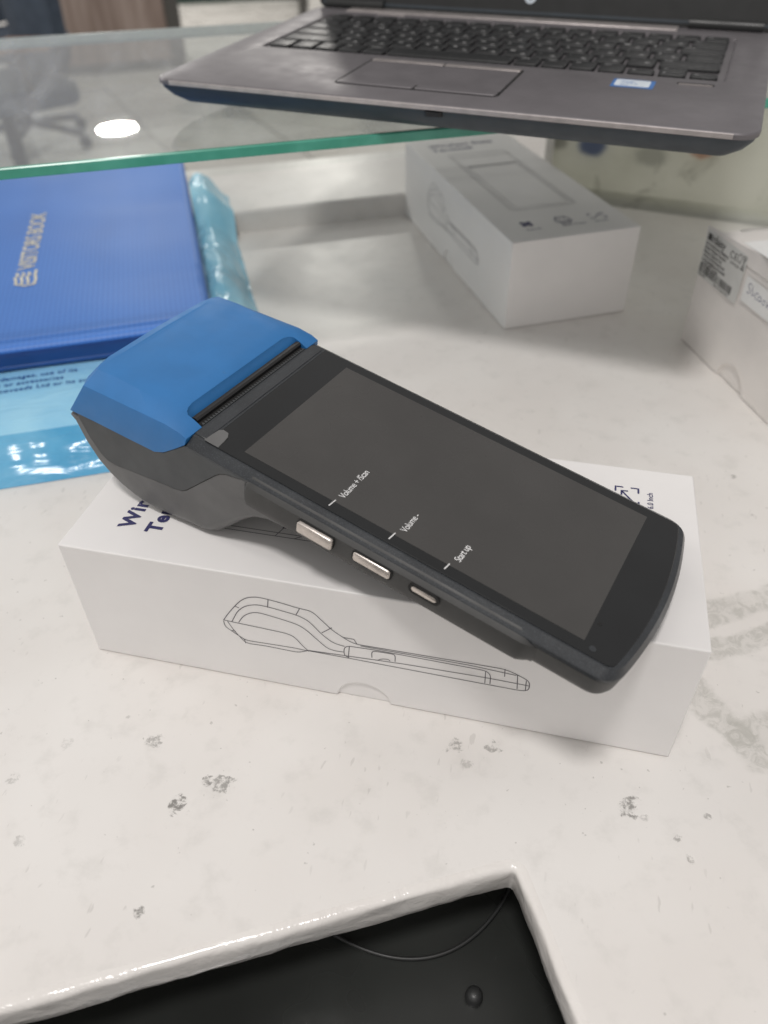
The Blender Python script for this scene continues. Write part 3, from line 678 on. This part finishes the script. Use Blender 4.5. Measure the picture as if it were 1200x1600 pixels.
# ================================================================== laptop
lm = (Matrix.Translation((-0.0709, 0.2789, 0.1737)) @ Matrix.Rotation(R(-8.66), 4, 'Z') @ Matrix.Rotation(R(1.34), 4, 'X') @ Matrix.Rotation(R(0.46), 4, 'Y'))
lap = empty('laptop', lm, 'open grey laptop with black keys overhanging the glass shelf', 'laptop')
LW, LD = 338.0, 232.0
def rect_ring(i, z, r, x0=0, x1=LW, y0=0, y1=LD): return [(x, y, z) for x, y in rrect(x0 + i, x1 - i, y0 + i, y1 - i, max(0.5, r - i), 8)]
KX0, KX1, KY0, KY1 = 22.5, 315.5, 93.5, 208.0
v, f = loft([rect_ring(1.2, -3.6, 11), rect_ring(0.2, -3.0, 11), rect_ring(0.0, -1.0, 11), rect_ring(0.5, -0.25, 11), rect_ring(1.3, 0.0, 11),
             rect_ring(-1.2, 0.0, 4, KX0, KX1, KY0, KY1), rect_ring(0, -0.4, 4, KX0, KX1, KY0, KY1), rect_ring(0.4, -1.7, 4, KX0, KX1, KY0, KY1)], cap0=False, cap1=True)
mk('deck', v, f, 'alu', lap, smooth=35)
mk('front_trim', *loft([[(x, y, z) for y, z in ((0.9, -0.15), (-0.18, -0.9), (-0.18, -2.9), (0.9, -3.4))] for x in (12, 326)]), 'alu_edge', lap, smooth=50)
v, f = loft([rect_ring(1.3, -3.4, 11), rect_ring(2.0, -5.5, 11), rect_ring(5.5, -10.0, 14), rect_ring(12, -14.5, 18), rect_ring(24, -16.6, 28), rect_ring(40, -16.8, 40)])
mk('underside', v, f, 'lap_under', lap, smooth=40)
for x in (40, 298):
    for y in (36, 200): mk('foot', *slab(rrect(x - 14, x + 14, y - 5, y + 5, 4.5), -19.4, -16.5), 'black', lap, bevel=0.6)
mk('lid_notch', *slab(rrect(171, 181, -0.1, 6, 2), -6.2, -3.8), 'black', lap)
# touchpad with its button rows
mk('touchpad', *slab(rrect(109, 203, 33, 77, 1.2, 3), -0.4, 0.25), 'alu', lap, bevel=0.25)
mk('touchpad_gap', *slab(rrect(107.4, 204.6, 22.6, 84.2, 4, 4), -0.4, 0.06), 'gap', lap)
for x0, x1 in ((109, 155.4), (156.4, 203)):
    mk('touchpad_button', *slab(rrect(x0, x1, 78, 83, 0.8, 3), -0.4, 0.5), 'alu_edge', lap, bevel=0.3)
    mk('touchpad_button', *slab(rrect(x0, x1, 24.2, 32, 2.0, 4), -0.4, 0.7), 'alu', lap, bevel=0.5)
st = mk('sticker', *slab(rrect(257, 280, 64, 81, 0.8, 3), 0.02, 0.12), 'sticker_blue', lap); st['label'] = 'blue and white sticker'
mk('sticker_face', *slab(rrect(258.6, 277.6, 66.5, 80, 1.5, 3), 0.13, 0.16), 'sticker_pale', st)
for k, (s, z) in enumerate((('inside', 3.2), ('CORE i5', 2.6), ('vPro', 2.6))): text('sticker_text', s, z, 'sticker_blue', st, mm((261.5, 75 - 3.6 * k, 0.18), (1, 0, 0), (0, 1, 0)), 0.05)
mk('fingerprint_reader', *slab(rrect(291, 311, 79.6, 83.2, 1.7, 5), -0.2, 0.22), 'gap', lap)
mk('fingerprint_trim', *slab(rrect(292, 310, 79.0, 80.2, 0.5, 3), -0.2, 0.5), 'alu_edge', lap)
# keyboard
key_cache = {}
def key(x, y, w, h, leg=None, sub=True):
    k = (round(w, 1), round(h, 1))
    if k not in key_cache:
        vv, ff = loft([[(a, b, z) for a, b in rrect(i, w - i, i, h - i, max(0.5, 1.4 - i * 0.3), 3)] for i, z in ((0, -1.5), (0, 0.1), (0.35, 0.45), (1.0, 0.62))])
        o = mk('key', vv, ff, 'key', lap, smooth=45); key_cache[k] = o.data
    else: o = bpy.data.objects.new('key', key_cache[k]); link(o, lap)
    o.location = (x * S, y * S, 0)
    if leg:
        small = len(leg) > 1
        text('legend', leg, 2.6 if small else 4.2, 'legend', o, mm((2.2, h - (5.0 if small else 6.4) if h > 13 else h - 5.5, 0.66), (1, 0, 0), (0, 1, 0)), 0.03)
        if sub and not small and h > 13: flat('legend', strokes([[(w - 6.4, 3.0), (w - 3.0, 3.0)], [(w - 5.6, 4.6), (w - 3.4, 4.4)], [(w - 4.6, 5.4), (w - 4.9, 2.4)]], 0.45, 0.66), 'legend', o, Matrix())
    return o
X0k, X1k, Y0k, P, GP = 25.6, 312.4, 97.0, 19.0, 2.6
def row(yi, widths, legs, h=16.4):
    tot = sum(widths); sc = (X1k - X0k) / tot; x = X0k
    for w, s in zip(widths, legs): key(x + GP / 2, Y0k + P * yi, w * sc - GP, h, s); x += w * sc
x = X0k
for s in ('ctrl', 'fn', 'win', 'alt', 'muhen'): key(x + 1.2, Y0k, 14.4, 16.4, s); x += 16.8
key(x + 1.2, Y0k, 192.2 - x - 2.4, 16.4); x = 192.4
for s in ('henk', 'kana', 'alt', 'ctrl'): key(x + 1.2, Y0k, 14.4, 16.4, s); x += 16.9
xa = x; sp3 = (X1k - x) / 3
key(x + 1.2, Y0k, sp3 - 2.4, 8.0, '<'); key(x + sp3 + 1.2, Y0k, sp3 - 2.4, 7.6, 'v'); key(x + sp3 + 1.2, Y0k + 8.6, sp3 - 2.4, 7.6, '^'); key(x + 2 * sp3 + 1.2, Y0k, sp3 - 2.4, 8.0, '>')
row(1, [41] + [19] * 11 + [37], ['shift'] + list('ZXCVBNM,./_') + ['shift'])
row(2, [35] + [19] * 12 + [24], ['caps'] + list('ASDFGHJKL;:]') + [None])
row(3, [30] + [19] * 12 + [29], ['tab'] + list('QWERTYUIOP@[') + ['enter'])
row(4, [19] + [19] * 13 + [24], ['esc'] + list('1234567890-^|') + ['bs'])
row(5, [17.9] * 16, ['esc'] + ['f%d' % i for i in range(1, 13)] + ['ins', 'prt', 'del'], 12.0)
# hinge strip, speaker, small buttons
mk('hinge_strip', *box(30, 276, 217, 229.5, -0.5, 0.9), 'alu_edge', lap, bevel=0.6)
mk('power_button', *slab(rrect(58, 80, 211.5, 214.8, 1.2, 3), -0.2, 0.5), 'alu_edge', lap, bevel=0.2)
for s, x0 in ((0, 8), (1, 282)): mk('hinge', *xf(tube([(x0, 0, 0), (x0 + 48, 0, 0)], 4.2, 14), Matrix.Translation((0, 231, 2.0))), 'bezel', lap, smooth=50)
# screen, leaning back
la = R(90 + 18)
lx = Matrix.Translation((0, 231 * S, 1.2 * S)) @ Matrix.Rotation(R(72), 4, 'X')       # local: x along, y up the screen, z to the user
lid = fin('screen', (lambda m: m)(mk('screen_tmp', *slab(rrect(0, LW, -1.5, 226, 6, 6), -6, 0), 'bezel').data), 'bezel', lap, bevel=0.8); bpy.data.objects.remove(bpy.data.objects['screen_tmp'])
lid.name = 'screen'; lid.matrix_local = lx
mk('display_panel', *slab(rrect(14, LW - 14, 24, 208, 1, 2), -0.5, 0.1), 'lcd', lid)
mk('bezel_trim', *slab(rrect(4, LW - 4, 1.0, 3.0, 0.8, 2), 0.0, 0.5), 'lap_under', lid)
lgm = (169, 12.0)
o = mk('logo_disc', *slab([(lgm[0] + 4.3 * math.cos(2 * math.pi * k / 36), lgm[1] + 4.3 * math.sin(2 * math.pi * k / 36)) for k in range(36)], 0.0, 0.2), 'sticker_pale', lid)
text('logo_letters', 'hp', 6.4, 'bezel', lid, mm((lgm[0] - 3.1, lgm[1] - 1.3, 0.24), (1, 0, 0), (0, 1, 0)), 0.05, 0.9, 0.3)

# ================================================================== handheld terminal
yaw, tau = R(-17.4937), R(10.9839)
tm = Matrix.Translation((0.0788, 0.0189, 0.1107)) @ Matrix.Rotation(yaw, 4, 'Z') @ Matrix.Rotation(tau, 4, 'Y')
ht = empty('handheld_terminal', tm, 'dark grey handheld terminal with blue printer lid lying on the box', 'terminal')
VC = 34.0
def outline(i, u0, fil=7.0, n=8, ke=1.0):
    vn, vf_ = -8.5 + i, 76.5 - i; hw = 42.5
    ue = lambda v: 154.6 - i * ke - 5.8 * ((v - VC) / hw) ** 2
    d = max(2.0, fil - 0.6 * i)
    def bez(a, b, c): return [tuple(Vector(a) * (1 - t) ** 2 + Vector(b) * 2 * t * (1 - t) + Vector(c) * t * t) for t in [k / n for k in range(n + 1)]]
    cn = ue(vn)
    pts = [(u0, vn)] + [(u0 + (cn - d - u0) * k / 6, vn) for k in range(1, 6)]
    pts += bez((cn - d, vn), (cn, vn), (ue(vn + d), vn + d))
    for k in range(1, 14):
        v_ = vn + d + (vf_ - vn - 2 * d) * k / 14; pts.append((ue(v_), v_))
    pts += bez((ue(vf_ - d), vf_ - d), (cn, vf_), (cn - d, vf_))
    pts += [(u0 + (cn - d - u0) * k / 6, vf_) for k in range(5, 0, -1)] + [(u0, vf_)]
    return pts
def lay(levels, u0, ke=1.0): return loft([[(u, v, n) for u, v in outline(i, u0, ke=ke)] for n, i in levels])
mk('lower_shell', *lay(((-17.6, 16), (-16.9, 9), (-15.4, 4.2), (-13.4, 1.6), (-11, 0.7), (-4.55, 0.15)), -19), 'grip', ht, smooth=32)
mk('parting_seam', *lay(((-4.7, 0.7), (-4.1, 0.7)), -18.9), 'gap', ht)
mk('top_frame', *lay(((-4.25, 0.0), (-2.9, 0.0), (-2.45, 0.35), (-0.55, 3.35), (-0.25, 3.6), (-0.25, 4.2)), -19.6, 0.45), 'frame', ht, smooth=25)
# cover glass and display under it
def cover(i, z):
    o = [(u, v) for u, v in outline(4.1 + i, -13.5 + i, 5.0, ke=0.9)]
    return [(u, v, z) for u, v in o]
mk('cover_glass', *loft([cover(0, -0.3), cover(0.0, 0.0), cover(0.25, 0.18)]), 'cover', ht, smooth=30)
mk('display', *slab([(0.2, 0), (134.8, 0), (134.8, 68), (0.2, 68)], 0.0, 0.235), 'display', ht)
def on_top(u, v, z=0.30): return mm((u, v, z), (0, 1, 0), (-1, 0, 0))
for u, s in ((41.6, 'Volume + /Scan'), (67.0, 'Volume -'), (88.2, 'Start up')):
    text('printed_text', s, 3.7, 'ink_white', ht, on_top(u - 0.2, 3.3) @ Matrix.Diagonal((0.80, 1, 1, 1)), 0.0, 0.92)
flat('printed_tick', strokes([[(39.0, -2.7), (39.4, 0.8)], [(63.5, -2.7), (63.9, 0.8)], [(85.0, -2.4), (85.4, 0.6)]], 0.4, 0.30), 'ink_white', ht, Matrix())
# peeling tab of the screen film
tab = [(-14.8, -4.3), (-14.4, -0.6), (-13.9, 2.9), (-12.6, 4.0), (-10.2, 3.8), (-9.0, 2.0), (-8.6, -1.0), (-8.4, -4.3)]
mk('film_tab', *loft([[(u, v, 0.22) for u, v in tab], [(u, v, 0.42 + 0.06 * v) for u, v in tab]]), 'film', ht)
for u, v, r in ((138.2, -1.4, 1.15), (136.8, 9.2, 0.75)):
    mk('sensor_window', *slab([(u + r * math.cos(2 * math.pi * k / 16), v + r * math.sin(2 * math.pi * k / 16)) for k in range(16)], 0.1, 0.24), 'frame' if r > 1 else 'gap', ht)
# side grips: raised bands holding the buttons
def grip(sgn):
    prof = [(-5.2, -2.4), (-6.5, -1.42), (-7.2, -1.8), (-10.1, -4.3), (-10.75, -10.6), (-9.9, -13.6), (-7.2, -15.6), (-3.0, -15.8)]
    rings = []
    for u, k in ((6.8, 0.0), (7.6, 0.3), (8.4, 0.85), (9.2, 1), (13, 1), (40, 1), (80, 1), (116, 1), (118.6, 0.95), (120.6, 0.6), (122.2, 0.18), (123.5, 0.0)):
        ring = []
        for v, n in prof:
            bv = max(v, -8.3 + (0.0 if n > -11 else (-11 - n) * 0.55)); bn = min(n, -4.8) if v < -5.5 else n - 2.8
            q = (v * k + (bv) * (1 - k), n * k + bn * (1 - k))
            ring.append((u, q[0] if sgn < 0 else 2 * VC - q[0], q[1]))
        rings.append(ring)
    return loft(rings)
for sg in (-1, 1): mk('side_grip', *grip(sg), 'grip', ht, smooth=26)
def button(u0, u1, n0, n1, r, out, rim):
    pl_ = mm((0, -10.7, 0), (1, 0, 0), (0, 0, 1))
    flat('button_well', slab(rrect(u0 - rim, u1 + rim, n0 - rim, n1 + rim, r + rim * 0.8, 5), -1.5, 0.1), 'gap', ht, pl_)
    lv = [(0, -1.0), (0, out - 0.5), (0.22, out - 0.15), (0.6, out)]
    flat('side_button', loft([[(a, b, z) for a, b in rrect(u0 + i, u1 - i, n0 + i, n1 - i, max(0.3, r - i), 5)] for i, z in lv]), 'steel', ht, pl_, smooth=40)
button(32.3, 47.0, -9.9, -4.9, 1.1, 1.5, 0.35)
button(55.2, 70.0, -8.9, -4.9, 1.1, 0.7, 0.6)
button(78.0, 88.2, -8.2, -5.2, 1.5, 0.2, 0.85)

# printer housing: rounded bulge below the lid
PROF = [(-19.0, -4.6), (-24, -9.0), (-33, -15.6), (-66, -18.2), (-80.6, -20.4), (-79.6, -24), (-75.4, -33), (-70.5, -41), (-65, -46.8), (-58.5, -50.9), (-50, -53.0), (-41, -53.3), (-30, -51.6),
        (-19, -49.2), (-12, -48.0), (-6.5, -44.6), (-0.5, -37), (5.5, -29), (11.5, -22.5), (18, -18.6), (28, -16.6), (30, -12), (20, -4.6), (2, -3.2)]
def area(P): return sum(P[i - 1][0] * P[i][1] - P[i][0] * P[i - 1][1] for i in range(len(P)))
sgn_ = 1 if area(PROF) > 0 else -1
def ringv(v, d):
    n = len(PROF); out = []
    for i, p in enumerate(PROF):
        a = Vector(PROF[i - 1]); b = Vector(PROF[(i + 1) % n]); t = (b - a).normalized(); inn = Vector((-t.y, t.x)) * sgn_
        k = {4: 0.2, 5: 0.3, 6: 0.4, 7: 0.6, 8: 0.85}.get(i, 1.0) if 4 <= i <= 15 else (max(0, 1.0 - 0.17 * (i - 15)) if 15 < i <= 21 else 0.0)
        q = Vector(p) + inn * d * k; out.append((q.x, v, q.y))
    return out
st_ = [(-8.4, 6.6), (-8.2, 5.4), (-7.0, 3.0), (-4.6, 1.1), (-1.5, 0.2), (3, 0)]
rings = [ringv(v, d) for v, d in st_] + [ringv(VC, 0)] + [ringv(2 * VC - v, d) for v, d in reversed(st_)]
mk('printer_housing', *loft(rings), 'plastic', ht, smooth=32)
# darker inlay on each flank
PAN = [(-76.6, -18.4), (-36, -14.5), (-31, -12.8), (-20.5, -3.2), (6.5, -3.6), (3.5, -4.6), (-1.8, -6.0), (-4.4, -7.6), (-6.6, -9.8), (-20.4, -26.2), (-23.0, -28.4), (-27.2, -29.7), (-31, -30.2), (-58.6, -36.2), (-62.4, -36.2), (-65.6, -34.4), (-70.8, -28.6)]
for sg in (-1, 1):
    q = [(u, n) for u, n in PAN]
    V = [(u, (-8.0 if sg < 0 else 76.0), n) for u, n in q] + [(u, (-8.75 if sg < 0 else 76.75), n) for u, n in q]
    k = len(q); mk('flank_panel', V, [tuple(range(k)), tuple(range(2 * k - 1, k - 1, -1))] + [(i, (i + 1) % k, (i + 1) % k + k, i + k) for i in range(k)], 'panel', ht, bevel=0.35)
    # fine dark seam round the inlay
    seam = strokes([[(u, n) for u, n in q] + [q[0]]], 0.5, 0.0)
    V = [(u, (-8.46 if sg < 0 else 76.46), n) for u, n, _ in seam[0]]
    mk('panel_seam', V, seam[1], 'gap', ht)
# blue lid
def lid_ring(kind):
    """closed ring running near side -> back -> far side -> front; kinds from the lower edge up"""
    pts = []
    near = {'low': [(-20.2, -2.6), (-26, -8.2), (-31, -12.6), (-35.5, -15.0), (-50, -16.2), (-66, -17.4), (-79.5, -18.8)],
            'ridge': [(-19.8, 0.1), (-23, 1.2), (-30, 1.6), (-36, 1.0), (-48, -0.1), (-60, -1.2), (-70.4, -2.2)],
            'crease': [(-19.8, 0.25), (-23, 1.6), (-30, 3.4), (-36, 3.8), (-48, 4.0), (-59, 3.9), (-69.0, 2.6)],
            'top': [(-19.8, 0.35), (-23, 1.8), (-30, 3.9), (-36, 4.4), (-48, 4.6), (-58, 4.6), (-67.0, 4.0)]}[kind]
    vv = {'low': -8.9, 'ridge': -8.1, 'crease': -1.5, 'top': 6.0}[kind]
    back = {'low': [(-81.6, -5.5, -19.6), (-82.3, 4, -20.0), (-82.3, 34, -20.0), (-82.3, 64, -20.0), (-81.6, 73.5, -19.6)],
            'ridge': [(-72.0, -4.0, -1.2), (-73.2, 4, 0.2), (-73.6, 34, 0.6), (-73.2, 64, 0.2), (-72.0, 72.0, -1.2)],
            'crease': [(-70.2, 1.5, 2.9), (-71.0, 7, 3.2), (-71.4, 34, 3.4), (-71.0, 61, 3.2), (-70.2, 66.5, 2.9)],
            'top': [(-67.6, 8, 4.1), (-67.9, 12, 4.2), (-68.2, 34, 4.3), (-67.9, 56, 4.2), (-67.6, 60, 4.1)]}[kind]
    pts += [(u, vv, n) for u, n in near]; pts += back; pts += [(u, 2 * VC - vv, n) for u, n in reversed(near)]
    fr = near[0]; pts += [(fr[0], 60, max(fr[1], -1.2)), (fr[0], 34, max(fr[1], -1.2)), (fr[0], 8, max(fr[1], -1.2))]
    return pts
low = lid_ring('low'); inner_low = [(u * 0.985 - 0.3, VC + (v - VC) * 0.985, min(n, -2.4) - 0.2) for u, v, n in low]
v, f = loft([inner_low, low, lid_ring('ridge'), lid_ring('crease'), lid_ring('top')], cap0=True, cap1=False)
nb = len(lid_ring('top')); base = 4 * nb
# top face: strips between near and far edges
near_i = list(range(base, base + 7)); far_i = list(range(base + 18, base + 11, -1))
for k in range(6): f.append((near_i[k], near_i[k + 1], far_i[k + 1], far_i[k]))
f.append((near_i[6], *range(base + 7, base + 12), far_i[6]))
f.append((far_i[0], base + 19, base + 20, base + 21, near_i[0]))
lido = mk('printer_lid', v, f, 'blue', ht, bevel=1.3, segs=3)
baked(lido)
ct = mk('c', *loft([[(u, v_, n) for u, n in ((-29.6 - 1.5 * k, 7.0), (-27.6 - 0.8 * k, 1.8), (-26.0 - 0.3 * k, -0.3), (-25.0, -1.5), (-15, -1.5), (-15, 7.0))] for v_, k in ((0.4, -1.8), (1.2, -0.6), (2.8, 0.2), (5.5, 0.6), (62.5, 0.6), (65.2, 0.2), (66.8, -0.6), (67.6, -1.8))]), None, ht)
cut(lido, ct); lido.data.materials.clear(); lido.data.materials.append(M['blue'])
for p in lido.data.polygons: p.use_smooth = True
lido.data.set_sharp_from_angle(angle=R(24))
wn = lido.modifiers.new('soft', 'BEVEL'); wn.width = 0.35 * S; wn.segments = 2; wn.limit_method = 'ANGLE'; wn.angle_limit = R(40)
# paper slot bar and saw-tooth cutter
mk('paper_bar', *loft([[(u, v_, n) for u, n in ((-25.4, -1.3), (-25.6, 0.6), (-25.0, 1.6), (-23.4, 1.8), (-22.6, 1.2), (-22.5, -1.3))] for v_ in (1.2, 1.8, 66.4, 67.2)]), 'black', ht, smooth=40)
mk('paper_slot', *box(-22.6, -20.0, 1.4, 67.0, -1.6, -0.18), 'gap', ht)
V, F = [], []
nt = 44
for k in range(nt):
    a = 1.6 + 65.2 * k / nt; b = 1.6 + 65.2 * (k + 1) / nt; m_ = (a + b) / 2; o = len(V)
    V += [(-20.2, a, -0.1), (-20.2, b, -0.1), (-21.6, m_, 0.25), (-20.2, a, 0.35), (-20.2, b, 0.35)]
    F += [(0 + o, 1 + o, 2 + o), (3 + o, 2 + o, 4 + o), (0 + o, 2 + o, 3 + o), (1 + o, 4 + o, 2 + o)]
mk('cutter_teeth', V, F, 'panel', ht)
mk('cutter_bar', *box(-20.3, -14.6, -3.5, 71.5, -0.6, 0.05), 'frame', ht, bevel=0.25)

# every part starts with its parent's frame
bpy.context.view_layer.update()
